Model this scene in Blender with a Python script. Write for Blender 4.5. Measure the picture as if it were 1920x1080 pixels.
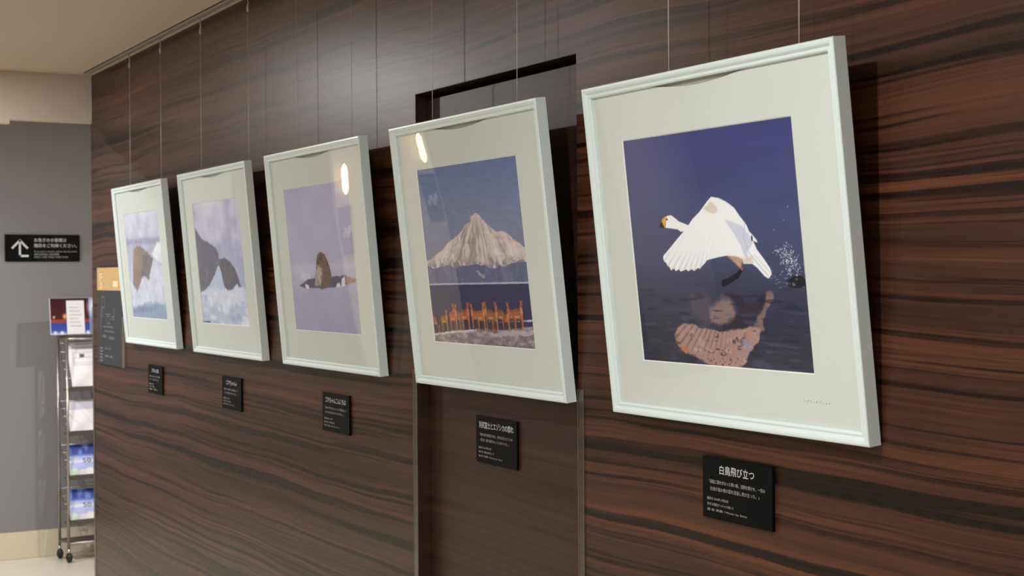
import bpy, math, random
import numpy as np
from mathutils import Matrix, Vector

# ------------------------------------------------------------------ camera, world, exposure
scene = bpy.context.scene
for o in list(bpy.data.objects):
    bpy.data.objects.remove(o)
COL = scene.collection
EYE, DIST = 1.53, 1.6413            # lens height above the floor, lens distance from the wood wall
F_PX, YAW, PITCH, ROLL = 2770.0, 0.5121, 0.0084, -0.0071


def make_camera():
    fw = Vector((-math.cos(YAW), math.sin(YAW), 0))
    rt = Vector((math.sin(YAW), math.cos(YAW), 0))
    up = Vector((0, 0, 1))
    f2 = fw * math.cos(PITCH) - up * math.sin(PITCH)
    u2 = up * math.cos(PITCH) + fw * math.sin(PITCH)
    r = rt * math.cos(ROLL) + u2 * math.sin(ROLL)
    u = u2 * math.cos(ROLL) - rt * math.sin(ROLL)
    cd = bpy.data.cameras.new('camera')
    cd.sensor_fit = 'HORIZONTAL'
    cd.sensor_width = 36
    cd.lens = F_PX / 1920 * 36
    cd.dof.use_dof = True
    cd.dof.focus_distance = 3.1
    cd.dof.aperture_fstop = 9.0
    cd.clip_start = 0.05
    co = bpy.data.objects.new('camera', cd)
    COL.objects.link(co)
    co.matrix_world = Matrix(((r.x, u.x, -f2.x, 0), (r.y, u.y, -f2.y, -DIST), (r.z, u.z, -f2.z, EYE), (0, 0, 0, 1)))
    scene.camera = co


make_camera()
world = bpy.data.worlds.new('world')
scene.world = world
world.use_nodes = True
world.node_tree.nodes['Background'].inputs[0].default_value = (1.0, 0.98, 0.95, 1)
world.node_tree.nodes['Background'].inputs[1].default_value = 0.50
vs = scene.view_settings
vs.view_transform = 'Standard'
vs.look = 'None'
vs.exposure = 0.0
vs.gamma = 1.0
vs.use_curve_mapping = False
LAMP_W = (14.0, 30.0, 9.0, 44.0)
LAMP_Y = -1.30                       # their distance from the wood wall
LAMPS_X = (0.7, -1.6, -4.5, -6.2)

# ------------------------------------------------------------------ helpers
def lin(c):
    c = np.asarray(c, float) / 255.0
    return np.where(c <= 0.04045, c / 12.92, ((c + 0.055) / 1.055) ** 2.4)


def rgb(*c):
    v = lin(c)
    return (float(v[0]), float(v[1]), float(v[2]), 1.0)


def mesh_obj(name, verts, faces, mat=None, parent=None, smooth=False):
    me = bpy.data.meshes.new(name)
    me.from_pydata([tuple(v) for v in verts], [], faces)
    me.validate()
    if mat:
        me.materials.append(mat)
    if smooth:
        me.polygons.foreach_set('use_smooth', [True] * len(me.polygons))
    o = bpy.data.objects.new(name, me)
    COL.objects.link(o)
    if parent:
        o.parent = parent
    return o


class MB:
    """collects shapes into one mesh"""
    def __init__(self):
        self.v, self.f = [], []

    def add(self, v, f):
        n = len(self.v)
        self.v += [tuple(p) for p in v]
        self.f += [tuple(i + n for i in q) for q in f]
        return self

    def box(self, x0, x1, y0, y1, z0, z1, b=0.0):
        if b <= 0:
            v = [(x, y, z) for x in (x0, x1) for y in (y0, y1) for z in (z0, z1)]
            f = [(0, 1, 3, 2), (4, 6, 7, 5), (0, 4, 5, 1), (2, 3, 7, 6), (0, 2, 6, 4), (1, 5, 7, 3)]
            return self.add(v, f)
        import bmesh
        bm = bmesh.new()
        bmesh.ops.create_cube(bm, size=1)
        for p in bm.verts:
            p.co = Vector(((x0 + x1) / 2 + p.co.x * (x1 - x0), (y0 + y1) / 2 + p.co.y * (y1 - y0), (z0 + z1) / 2 + p.co.z * (z1 - z0)))
        bmesh.ops.bevel(bm, geom=bm.edges[:] + bm.verts[:], offset=b, segments=2, affect='EDGES')
        bm.verts.index_update()
        v = [tuple(p.co) for p in bm.verts]
        f = [tuple(q.index for q in fc.verts) for fc in bm.faces]
        bm.free()
        return self.add(v, f)

    def tube(self, pts, r, n=10, cap=True):
        pts = [Vector(p) for p in pts]
        v, f = [], []
        for i, p in enumerate(pts):
            d = (pts[min(i + 1, len(pts) - 1)] - pts[max(i - 1, 0)]).normalized()
            a = d.orthogonal().normalized() if i == 0 else (a - d * a.dot(d)).normalized()
            b = d.cross(a)
            rr = r[i] if isinstance(r, (list, tuple)) else r
            for k in range(n):
                t = 2 * math.pi * k / n
                v.append(p + (a * math.cos(t) + b * math.sin(t)) * rr)
        for i in range(len(pts) - 1):
            for k in range(n):
                f.append((i * n + k, i * n + (k + 1) % n, (i + 1) * n + (k + 1) % n, (i + 1) * n + k))
        if cap:
            f.append(tuple(reversed(range(n))))
            f.append(tuple(range((len(pts) - 1) * n, len(pts) * n)))
        return self.add(v, f)

    def build(self, name, mat=None, parent=None, smooth=False):
        return mesh_obj(name, self.v, self.f, mat, parent, smooth)


def empty(name, loc, rot=(0, 0, 0)):
    o = bpy.data.objects.new(name, None)
    o.empty_display_size = 0.05
    COL.objects.link(o)
    o.location = loc
    o.rotation_euler = rot
    return o


def tag(o, label, cat, group=None):
    o['label'] = label
    o['category'] = cat
    if group:
        o['group'] = group
    return o


def struct(o, label=None):
    o['kind'] = 'structure'
    if label:
        o['label'] = label
    return o


# ------------------------------------------------------------------ materials
def mat(name, color, rough=0.5, metal=0.0, spec=0.5, vary=0.0, scale=8.0, bump=0.0, coat=0.0):
    m = bpy.data.materials.new(name)
    m.use_nodes = True
    nt = m.node_tree
    b = nt.nodes['Principled BSDF']
    b.inputs['Base Color'].default_value = color
    b.inputs['Roughness'].default_value = rough
    b.inputs['Metallic'].default_value = metal
    b.inputs['Specular IOR Level'].default_value = spec
    b.inputs['Coat Weight'].default_value = coat
    if vary or bump:
        tc = nt.nodes.new('ShaderNodeTexCoord')
        nz = nt.nodes.new('ShaderNodeTexNoise')
        nz.inputs['Scale'].default_value = scale
        nz.inputs['Detail'].default_value = 5
        nt.links.new(tc.outputs['Object'], nz.inputs['Vector'])
        if vary:
            mx = nt.nodes.new('ShaderNodeMix')
            mx.data_type = 'RGBA'
            mx.inputs[6].default_value = tuple(max(0, c * (1 - vary)) for c in color[:3]) + (1,)
            mx.inputs[7].default_value = tuple(min(1, c * (1 + vary)) for c in color[:3]) + (1,)
            nt.links.new(nz.outputs['Fac'], mx.inputs[0])
            nt.links.new(mx.outputs[2], b.inputs['Base Color'])
        if bump:
            bp = nt.nodes.new('ShaderNodeBump')
            bp.inputs['Strength'].default_value = bump
            bp.inputs['Distance'].default_value = 0.002
            nt.links.new(nz.outputs['Fac'], bp.inputs['Height'])
            nt.links.new(bp.outputs['Normal'], b.inputs['Normal'])
    return m


def veneer(name, cols, rough, seed, streak=1.0):
    """dark striped veneer, grain running along the wall"""
    m = bpy.data.materials.new(name)
    m.use_nodes = True
    nt = m.node_tree
    N, L = nt.nodes, nt.links
    b = N['Principled BSDF']
    tc = N.new('ShaderNodeTexCoord')

    wn = N.new('ShaderNodeTexNoise')
    wn.inputs['Scale'].default_value = 1.0
    wn.inputs['Detail'].default_value = 2.0
    wm = N.new('ShaderNodeMapping')
    wm.inputs['Scale'].default_value = (1.3, 1.0, 2.2)
    wm.inputs['Location'].default_value = (seed, 0, 0.4)
    L.new(tc.outputs['Object'], wm.inputs['Vector'])
    L.new(wm.outputs['Vector'], wn.inputs['Vector'])
    ws = N.new('ShaderNodeVectorMath')
    ws.operation = 'MULTIPLY_ADD'
    ws.inputs[1].default_value = (0, 0, 0.055)
    L.new(wn.outputs['Color'], ws.inputs[0])
    L.new(tc.outputs['Object'], ws.inputs[2])

    def mapped(sx, sz, off):
        mp = N.new('ShaderNodeMapping')
        mp.inputs['Scale'].default_value = (sx, 1.0, sz)
        mp.inputs['Location'].default_value = (off, seed, off * 0.37)
        L.new(ws.outputs['Vector'], mp.inputs['Vector'])
        return mp

    def noise(mp, scale, detail, rough_, dist):
        nz = N.new('ShaderNodeTexNoise')
        nz.inputs['Scale'].default_value = scale
        nz.inputs['Detail'].default_value = detail
        nz.inputs['Roughness'].default_value = rough_
        nz.inputs['Distortion'].default_value = dist
        L.new(mp.outputs['Vector'], nz.inputs['Vector'])
        return nz

    def ramp(src, stops):
        r = N.new('ShaderNodeValToRGB')
        while len(r.color_ramp.elements) < len(stops):
            r.color_ramp.elements.new(0.5)
        for e, (p, c) in zip(r.color_ramp.elements, stops):
            e.position = p
            e.color = c
        L.new(src, r.inputs['Fac'])
        return r

    def mix(kind, fac, a, c):
        x = N.new('ShaderNodeMix')
        x.data_type = 'RGBA'
        x.blend_type = kind
        if isinstance(fac, float):
            x.inputs[0].default_value = fac
        else:
            L.new(fac, x.inputs[0])
        L.new(a, x.inputs[6])
        if isinstance(c, tuple):
            x.inputs[7].default_value = c
        else:
            L.new(c, x.inputs[7])
        return x.outputs[2]

    broad = noise(mapped(0.35, 19.0, 3.1), 1.0, 6.0, 0.6, 0.25)
    base = ramp(broad.outputs['Fac'], [(0.34, cols[0]), (0.50, cols[1]), (0.64, cols[2])])
    lines = noise(mapped(0.30, 36.0, 7.7), 1.0, 7.0, 0.60, 0.4)
    W1 = (1, 1, 1, 1)
    K = (0.12, 0.12, 0.14, 1)
    dark = ramp(lines.outputs['Fac'], [(0.400, K), (0.440, (0.42, 0.39, 0.38, 1)), (0.475, W1), (0.55, W1), (0.59, (0.62, 0.60, 0.60, 1)), (0.64, W1)])
    lines2 = noise(mapped(0.45, 70.0, 2.9), 1.0, 5.0, 0.6, 0.3)
    dark2 = ramp(lines2.outputs['Fac'], [(0.38, (0.26, 0.25, 0.26, 1)), (0.44, W1)])
    fine = noise(mapped(1.6, 120.0, 1.3), 1.0, 3.0, 0.6, 0.2)
    fr = ramp(fine.outputs['Fac'], [(0.30, (0.62, 0.60, 0.60, 1)), (0.60, W1)])
    c = mix('MULTIPLY', streak, base.outputs['Color'], dark.outputs['Color'])
    c = mix('MULTIPLY', 0.9 * streak, c, dark2.outputs['Color'])
    c = mix('MULTIPLY', 0.7, c, fr.outputs['Color'])
    L.new(c, b.inputs['Base Color'])
    b.inputs['Roughness'].default_value = rough
    b.inputs['Specular IOR Level'].default_value = 0.4
    return m


def glass_mat(name, tint=(1, 1, 1, 1), rough=0.0, ior=1.49):
    """thin clear acrylic: straight-through light plus Fresnel gloss"""
    m = bpy.data.materials.new(name)
    m.use_nodes = True
    nt = m.node_tree
    for n in list(nt.nodes):
        nt.nodes.remove(n)
    out = nt.nodes.new('ShaderNodeOutputMaterial')
    mx = nt.nodes.new('ShaderNodeMixShader')
    fr = nt.nodes.new('ShaderNodeFresnel')
    fr.inputs['IOR'].default_value = ior
    tr = nt.nodes.new('ShaderNodeBsdfTransparent')
    tr.inputs[0].default_value = tint
    gl = nt.nodes.new('ShaderNodeBsdfGlossy')
    gl.inputs['Roughness'].default_value = rough
    # the sheet reflects alike from both faces: undo the node's own inversion on back faces
    ge = nt.nodes.new('ShaderNodeNewGeometry')
    mr = nt.nodes.new('ShaderNodeMapRange')
    mr.inputs['To Min'].default_value = ior
    mr.inputs['To Max'].default_value = 1.0 / ior
    nt.links.new(ge.outputs['Backfacing'], mr.inputs['Value'])
    nt.links.new(mr.outputs['Result'], fr.inputs['IOR'])
    nt.links.new(fr.outputs[0], mx.inputs[0])
    nt.links.new(tr.outputs[0], mx.inputs[1])
    nt.links.new(gl.outputs[0], mx.inputs[2])
    nt.links.new(mx.outputs[0], out.inputs[0])
    return m


def emit(name, color, strength):
    m = bpy.data.materials.new(name)
    m.use_nodes = True
    b = m.node_tree.nodes['Principled BSDF']
    b.inputs['Base Color'].default_value = (0.8, 0.8, 0.8, 1)
    b.inputs['Emission Color'].default_value = color
    b.inputs['Emission Strength'].default_value = strength
    return m


def print_mat(name, rough=0.45):
    m = bpy.data.materials.new(name)
    m.use_nodes = True
    nt = m.node_tree
    a = nt.nodes.new('ShaderNodeVertexColor')
    a.layer_name = 'ink'
    b = nt.nodes['Principled BSDF']
    b.inputs['Roughness'].default_value = rough
    b.inputs['Specular IOR Level'].default_value = 0.25
    nt.links.new(a.outputs['Color'], b.inputs['Base Color'])
    return m


M = {
    'veneer': veneer('ebony_veneer', (rgb(50, 30, 21), rgb(77, 44, 28), rgb(97, 57, 36)), 0.36, 0.0),
    'door_veneer': veneer('dark_door_veneer', (rgb(50, 30, 26), rgb(60, 36, 29), rgb(70, 42, 34)), 0.42, 9.0, 0.35),
    'black_gap': mat('dark_gap', rgb(10, 9, 9), 0.7),
    'frame': mat('white_lacquer', rgb(221, 230, 229), 0.32, vary=0.01, scale=20),
    'mat': mat('mat_board', rgb(215, 219, 213), 0.85, vary=0.015, scale=60),
    'bevel': mat('mat_core', rgb(242, 242, 236), 0.8, vary=0.01, scale=50),
    'backing': mat('backing_board', rgb(176, 174, 166), 0.9, vary=0.03, scale=40),
    'acrylic': glass_mat('clear_acrylic_sheet'),
    'guard': glass_mat('clear_corner_guard', (0.86, 0.84, 0.83, 1), 0.3, 1.9),
    'guard_edge': mat('frosted_guard_edge', rgb(112, 100, 96), 0.4, vary=0.03, scale=20),
    'wire': mat('steel_wire', rgb(196, 192, 188), 0.4, 0.2, vary=0.03, scale=30),
    'steel': mat('brushed_chrome', rgb(168, 160, 154), 0.30, 0.85, vary=0.05, scale=30),
    'rail': mat('aluminium_rail', rgb(172, 164, 150), 0.45, 0.3, vary=0.03, scale=20),
    'black': mat('black_board', rgb(9, 9, 10), 0.5, 0, 0.10, vary=0.1, scale=40),
    'black_edge': mat('black_foam_edge', rgb(12, 11, 11), 0.8, vary=0.1, scale=40),
    'white_ink': mat('white_ink', rgb(214, 214, 216), 0.6, vary=0.01, scale=30),
    'grey_ink': mat('grey_ink', rgb(166, 164, 162), 0.6, vary=0.01, scale=30),
    'gold': mat('gold_print', rgb(196, 160, 108), 0.5, vary=0.04, scale=30),
    'slate': mat('slate_print', rgb(50, 52, 56), 0.5, vary=0.05, scale=30),
    'pale_gold': mat('pale_gold_print', rgb(226, 208, 172), 0.5, vary=0.03, scale=30),
    'map_ink': mat('map_line_ink', rgb(118, 120, 118), 0.6, vary=0.03, scale=30),
    'grey_wall': mat('grey_paint', rgb(130, 127, 129), 0.75, vary=0.03, scale=3, bump=0.15),
    'plaster': mat('ceiling_plaster', rgb(208, 187, 167), 0.85, vary=0.02, scale=4, bump=0.1),
    'pink_plaster': mat('bulkhead_plaster', rgb(214, 194, 178), 0.85, vary=0.02, scale=4, bump=0.1),
    'baseboard': mat('cream_stone_baseboard', rgb(206, 192, 168), 0.5, vary=0.06, scale=14),
    'floor': mat('cream_floor_tile', rgb(206, 200, 184), 0.30, vary=0.05, scale=5),
    'rubber': mat('black_rubber', rgb(22, 21, 22), 0.55, vary=0.1, scale=40),
    'tray': mat('dark_steel_tray', rgb(104, 97, 90), 0.4, 0.7, vary=0.05, scale=30),
    'paper': mat('white_paper', rgb(236, 234, 240), 0.7, vary=0.01, scale=40),
    'ink': print_mat('photo_print'),
    'gloss_ink': print_mat('glossy_print', 0.15),
    'lens': emit('lamp_lens', rgb(255, 240, 216), 6.0),
    'room_wall': mat('warm_wall_paint', rgb(196, 180, 156), 0.8, vary=0.03, scale=3),
    'dark_shop': mat('dark_shopfront', rgb(64, 58, 62), 0.5, vary=0.1, scale=3),
    'blue_sign': mat('blue_banner', rgb(44, 50, 84), 0.6, vary=0.04, scale=10),
    'sconce': emit('sconce_glow', rgb(255, 226, 178), 14.0),
}


def text(body, parent, x, z, w, h, material, name='lettering', y=0.0, align='L'):
    """flat lettering in the parent's XZ plane, facing -Y, stretched to width w and glyph height h"""
    cu = bpy.data.curves.new('lettering', 'FONT')
    cu.body = body
    cu.resolution_u = 2
    ob = bpy.data.objects.new('lettering', cu)
    COL.objects.link(ob)
    bpy.context.view_layer.update()
    dg = bpy.context.evaluated_depsgraph_get()
    me = bpy.data.meshes.new_from_object(ob.evaluated_get(dg))
    bpy.data.objects.remove(ob)
    bpy.data.curves.remove(cu)
    n = len(me.vertices)
    co = np.empty(n * 3, np.float32)
    me.vertices.foreach_get('co', co)
    co = co.reshape(-1, 3)
    lo, hi = co.min(0), co.max(0)
    sx, sz = w / (hi[0] - lo[0]), h / max(hi[1] - lo[1], 0.3)
    off = {'L': 0.0, 'C': -w / 2}[align]
    new = np.stack([x + off + (co[:, 0] - lo[0]) * sx, np.full(n, y), z + (co[:, 1] - (lo[1] + hi[1]) / 2) * sz], 1)
    me.vertices.foreach_set('co', new.astype(np.float32).ravel())
    me.materials.clear()
    me.materials.append(material)
    me.name = name
    o = bpy.data.objects.new(name, me)
    COL.objects.link(o)
    o.parent = parent
    return o


# ------------------------------------------------------------------ ink on paper: polygons and grain painted into a colour attribute
class Ink:
    def __init__(self, nx, nz, seed=0):
        self.nx, self.nz = nx, nz
        self.U, self.V = np.meshgrid((np.arange(nx)) / (nx - 1.0), (np.arange(nz)) / (nz - 1.0))
        self.c = np.zeros((nz, nx, 3))
        self.rs = np.random.RandomState(seed)

    def noise(self, fx, fz, octs=3):
        out = np.zeros_like(self.U)
        amp, tot = 1.0, 0.0
        for _ in range(octs):
            gx, gz = int(fx) + 3, int(fz) + 3
            g = self.rs.rand(gz, gx)
            a, b = self.U * fx, self.V * fz
            i, j = np.floor(a).astype(int), np.floor(b).astype(int)
            s, t = a - i, b - j
            s, t = s * s * (3 - 2 * s), t * t * (3 - 2 * t)
            out += amp * ((g[j, i] * (1 - s) + g[j, i + 1] * s) * (1 - t) + (g[j + 1, i] * (1 - s) + g[j + 1, i + 1] * s) * t)
            tot += amp
            amp *= 0.5
            fx *= 2
            fz *= 2
        return out / tot

    def grad(self, stops):
        vs_ = [s[0] for s in stops]
        for k in range(3):
            self.c[..., k] = np.interp(self.V, vs_, [s[1][k] for s in stops])
        return self

    def mask(self, poly, wob=0.0, soft=1.0):
        """anti-aliased inside mask of a polygon"""
        U, V = self.U, self.V
        if wob:
            U = U + (self.noise(28, 24, 2) - 0.5) * wob
            V = V + (self.noise(28, 24, 2) - 0.5) * wob
        full = np.zeros_like(U)
        pu, pv = [p[0] for p in poly], [p[1] for p in poly]
        pad = wob + 0.01 + soft / self.nx
        sel = (U > min(pu) - pad) & (U < max(pu) + pad) & (V > min(pv) - pad) & (V < max(pv) + pad)
        U, V = U[sel], V[sel]
        acc = np.zeros_like(U)
        du, dv = soft / self.nx, soft / self.nz
        k = 4 if soft > 1.5 else 3
        for a in range(k):
            for b in range(k):
                u, v = U + du * ((a + 0.5) / k - 0.5), V + dv * ((b + 0.5) / k - 0.5)
                ins = np.zeros(u.shape, bool)
                n = len(poly)
                for i in range(n):
                    x0, y0 = poly[i]
                    x1, y1 = poly[(i + 1) % n]
                    if y0 == y1:
                        continue
                    cr = ((y0 > v) != (y1 > v)) & (u < (x1 - x0) * (v - y0) / (y1 - y0) + x0)
                    ins ^= cr
                acc += ins
        full[sel] = acc / (k * k)
        return full

    def put(self, m, col, a=1.0):
        col = np.asarray(col, float)
        m = (m * a)[..., None]
        self.c = self.c * (1 - m) + col * m
        return self

    def poly(self, poly, col, a=1.0, wob=0.0, soft=1.0):
        return self.put(self.mask(poly, wob, soft), col, a)

    def blob(self, u, v, ru, rv, col, a=1.0, hard=3.0):
        i0, i1 = max(0, int((u - ru) * self.nx) - 1), max(0, int((u + ru) * self.nx) + 2)
        j0, j1 = max(0, int((v - rv) * self.nz) - 1), max(0, int((v + rv) * self.nz) + 2)
        s = (slice(j0, j1), slice(i0, i1))
        d = np.sqrt(((self.U[s] - u) / ru) ** 2 + ((self.V[s] - v) / rv) ** 2)
        m = (np.clip((1 - d) * hard, 0, 1) * a)[..., None]
        self.c[s] = self.c[s] * (1 - m) + np.asarray(col, float) * m
        return self

    def line(self, pts, w, col, a=1.0):
        m = np.zeros_like(self.U)
        asp = self.nz / self.nx
        for (x0, y0), (x1, y1) in zip(pts[:-1], pts[1:]):
            dx, dy = x1 - x0, (y1 - y0) * asp
            px, py = self.U - x0, (self.V - y0) * asp
            t = np.clip((px * dx + py * dy) / (dx * dx + dy * dy + 1e-12), 0, 1)
            d = np.hypot(px - t * dx, py - t * dy)
            m = np.maximum(m, np.clip((w / 2 - d) * self.nx + 0.5, 0, 1))
        return self.put(m, col, a)

    def sheet(self, name, x0, x1, z0, z1, y, parent, material, gain=1.0):
        """a flat print facing -Y that carries the painted colours"""
        nx, nz = self.nx, self.nz
        X = x0 + self.U * (x1 - x0)
        Z = z0 + self.V * (z1 - z0)
        v = np.stack([X, np.full_like(X, y), Z], -1).reshape(-1, 3)
        i = (np.arange(nz - 1)[:, None] * nx + np.arange(nx - 1)[None, :]).ravel()
        f = np.stack([i, i + 1, i + nx + 1, i + nx], 1)
        me = bpy.data.meshes.new(name)
        me.vertices.add(len(v))
        me.vertices.foreach_set('co', v.astype(np.float32).ravel())
        me.loops.add(len(f) * 4)
        me.loops.foreach_set('vertex_index', f.astype(np.int32).ravel())
        me.polygons.add(len(f))
        me.polygons.foreach_set('loop_start', np.arange(0, len(f) * 4, 4, dtype=np.int32))
        me.update(calc_edges=True)
        at = me.color_attributes.new('ink', 'FLOAT_COLOR', 'POINT')
        col = np.ones((len(v), 4), np.float32)
        col[:, :3] = np.clip(lin(np.clip(self.c, 0, 255)) * gain, 0, 0.95).reshape(-1, 3)
        at.data.foreach_set('color', col.ravel())
        me.materials.append(material)
        o = bpy.data.objects.new(name, me)
        COL.objects.link(o)
        o.parent = parent
        return o


ART = {
 1: {
  'band': [(-.125,.75),(1.065,.74),(1.052,.692),(-.139,.701)],
  'brown': [(.207,.658),(.321,.685),(.473,.668),(.636,.605),(.734,.559),(.682,.498),(.576,.384),(.402,.402),(.301,.319),(.179,.261),(.099,.32),(.125,.455)],
  'grey': [(.44,.602),(.608,.598),(.734,.559),(.661,.474),(.571,.365),(.455,.41),(.345,.386)],
  'berg': [(.723,.592),(.825,.658),(.911,.707),(1.08,.707),(1.029,.517),(.887,.524)],
  'berg2': [(.718,.538),(.861,.519),(.975,.493),(.99,.19),(.637,.237),(.558,.319)],
  'ice': [(-.007,.371),(.11,.303),(.203,.252),(.399,.394),(.572,.368),(.662,.237),(1.002,.238),(1.012,.151),(.567,.163),(.028,.099)],
  'sea': [(-.091,.063),(.358,.144),(1.003,.15),(1.072,-.03),(-.124,-.057)],
  'dk': [(.0,.098),(.4,.112),(.753,.116),(.441,.071),(.043,.057)],
 },
 2: {
  'rock': [(-.071,.817),(.004,.801),(.071,.748),(.161,.691),(.349,.649),(.437,.612),(.485,.576),(.471,.493),(.369,.411),(.234,.33),(.102,.272),(-.047,.261)],
  'seal': [(.488,.526),(.56,.536),(.68,.521),(.789,.453),(.856,.372),(.888,.312),(.795,.3),(.591,.276),(.535,.327),(.508,.409),(.465,.484)],
  'ice': [(-.149,.248),(.052,.264),(.203,.297),(.346,.304),(.525,.282),(.659,.282),(.799,.318),(.925,.306),(.98,.278),(1.007,-.007),(-.054,-.03)],
  'ice2': [(-.165,.164),(.225,.174),(.541,.16),(.975,.178),(1.007,-.007),(-.054,-.03)],
  'ice3': [(.805,.003),(.866,.079),(.951,.088),(1.016,-.007)],
  'dk': [(-.005,.027),(.17,.025),(.165,.003),(-.001,-.0)],
 },
 3: {
  'seal': [(.495,.546),(.552,.534),(.593,.495),(.624,.436),(.637,.371),(.614,.316),(.493,.308),(.364,.316),(.378,.373),(.415,.423),(.424,.489),(.45,.531)],
  'sealb': [(.439,.456),(.499,.438),(.49,.372),(.456,.316),(.374,.321),(.387,.377)],
  'hole': [(.112,.322),(.288,.367),(.532,.383),(.838,.386),(.993,.356),(.782,.323),(.51,.3),(.232,.305)],
  'ice1': [(.777,.37),(.819,.386),(.826,.323),(.761,.315)],
  'ice2': [(.704,.339),(.744,.345),(.75,.315),(.689,.311)],
  'ice3': [(.218,.333),(.278,.325),(.264,.3),(.216,.305)],
  'lump': [(.145,.375),(.217,.417),(.297,.407),(.329,.37),(.244,.354)],
  'far': [(-.03,.463),(1.085,.477),(1.067,.422),(-.022,.394)],
 },
 4: {
  'mount': [(-.066,.433),(-.003,.462),(.092,.494),(.177,.525),(.263,.568),(.393,.616),(.445,.657),(.5,.679),(.516,.707),(.557,.715),(.585,.712),(.621,.685),(.682,.645),(.732,.62),(.784,.611),(.824,.61),(.873,.589),(.92,.562),(.978,.531),(1.012,.508),(1.002,.453),(.928,.469),(.873,.451),(.79,.433),(.738,.441),(.694,.422),(.627,.435),(.531,.447),(.459,.443),(.386,.445),(.308,.428),(.237,.447),(.158,.438),(.078,.43),(-.007,.443)],
  'sc': [(.512,.42),(.592,.396),(.595,.376),(.548,.388)],
  'haze': [(-.007,.443),(1.002,.453),(.999,.349),(-.015,.337)],
  'line': [(-.014,.342),(1.0,.354),(.998,.345),(-.012,.334)],
  'sea': [(-.012,.334),(.998,.345),(1.006,.118),(-.004,.062)],
  'wave': [(.478,.146),(.543,.15),(.627,.147),(.75,.147),(.898,.158),(.998,.158),(.996,.15),(.896,.149),(.735,.139),(.541,.139),(.478,.139)],
  'shore': [(-.005,.058),(.188,.077),(.387,.091),(.562,.103),(.728,.1),(.891,.12),(1.001,.125),(.999,-.011),(-.004,-.01)],
  'snow': [(-.006,.055),(.188,.075),(.387,.093),(.489,.094),(.384,.079),(.185,.064),(.0,.047)],
  'snow2': [(.557,.076),(.726,.094),(1.004,.106),(1.007,.087),(.802,.069),(.61,.062)],
 },
 5: {
  'swan': [(.246,.646),(.276,.647),(.298,.634),(.32,.619),(.375,.601),(.404,.626),(.451,.655),(.501,.696),(.525,.712),(.568,.704),(.609,.686),(.648,.661),(.675,.626),(.707,.59),(.719,.563),(.736,.548),(.756,.526),(.758,.517),(.735,.526),(.751,.491),(.787,.449),(.811,.418),(.818,.396),(.811,.385),(.798,.375),(.779,.385),(.743,.419),(.719,.434),(.672,.435),(.669,.45),(.644,.462),(.581,.469),(.537,.464),(.469,.453),(.45,.438),(.435,.429),(.419,.416),(.409,.421),(.384,.408),(.371,.416),(.349,.407),(.336,.415),(.302,.406),(.292,.416),(.27,.408),(.263,.42),(.241,.412),(.234,.426),(.22,.433),(.215,.444),(.201,.453),(.199,.47),(.205,.478),(.245,.506),(.298,.545),(.343,.576),(.325,.575),(.309,.585),(.268,.591),(.233,.595)],
  'beak': [(.214,.63),(.23,.641),(.248,.645),(.24,.625),(.231,.595),(.209,.6)],
  'tip': [(.19,.602),(.213,.623),(.22,.608),(.228,.596),(.204,.596)],
  'eye': [(.241,.634),(.25,.634),(.251,.627),(.241,.627)],
  'shade': [(.589,.618),(.63,.605),(.681,.587),(.717,.548),(.732,.517),(.697,.48),(.7,.451),(.681,.465),(.666,.508),(.638,.551),(.615,.582)],
  'gap': [(.475,.666),(.517,.694),(.543,.678),(.556,.654),(.532,.64),(.495,.653)],
  'belly': [(.581,.469),(.634,.465),(.675,.456),(.668,.441),(.651,.418),(.64,.426),(.618,.443)],
  'foot': [(.541,.37),(.58,.378),(.625,.397),(.654,.418),(.667,.411),(.639,.38),(.588,.355),(.548,.341),(.535,.351)],
  'tailbase': [(.675,.456),(.723,.465),(.724,.434),(.672,.435)],
  'rock': [(.88,.359),(.906,.373),(.936,.382),(.964,.384),(.995,.373),(.995,.335),(.95,.34),(.903,.345)],
  'rwing': [(.224,.136),(.247,.17),(.308,.184),(.387,.174),(.476,.161),(.552,.155),(.628,.165),(.683,.183),(.734,.169),(.718,.138),(.683,.098),(.66,.086),(.638,.034),(.587,.008),(.51,.001),(.456,.005),(.401,.018),(.335,.043),(.274,.064),(.241,.087)],
  'rarm': [(.77,.313),(.822,.325),(.788,.253),(.745,.169),(.685,.16),(.706,.206),(.743,.253)],
  'rblob': [(.448,.247),(.48,.28),(.537,.296),(.589,.281),(.611,.242),(.59,.203),(.523,.186),(.447,.196)],
  'rblob2': [(.335,.302),(.406,.319),(.461,.303),(.464,.24),(.445,.184),(.389,.19),(.343,.229)],
  'rdark': [(.545,.313),(.594,.321),(.644,.293),(.672,.267),(.726,.283),(.763,.319),(.786,.321),(.766,.276),(.731,.237),(.683,.183),(.584,.152),(.496,.149),(.477,.169),(.568,.195),(.622,.243),(.6,.281)],
  'ledge': [(.247,.088),(.305,.074),(.295,.049),(.256,.063)],
  'splash': [(.881,.491),(.995,.489),(.992,.38),(.878,.381)],
 },
}
DEER = [(.032,.059,.194),(.137,.075,.2),(.235,.078,.235),(.263,.083,.239),(.36,.09,.245),(.453,.097,.238),(.517,.087,.247),(.591,.089,.254),(.642,.091,.232),(.689,.1,.253),(.748,.102,.215),(.799,.108,.25),(.868,.102,.264)]

# ------------------------------------------------------------------ the setting
CEIL = 2.455
X_END = -6.845                       # far end of the wood wall
X_GREY = -8.36                       # grey wall behind it
DOOR_L, DOOR_R, DOOR_T = -3.418, -2.638, 1.996

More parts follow.
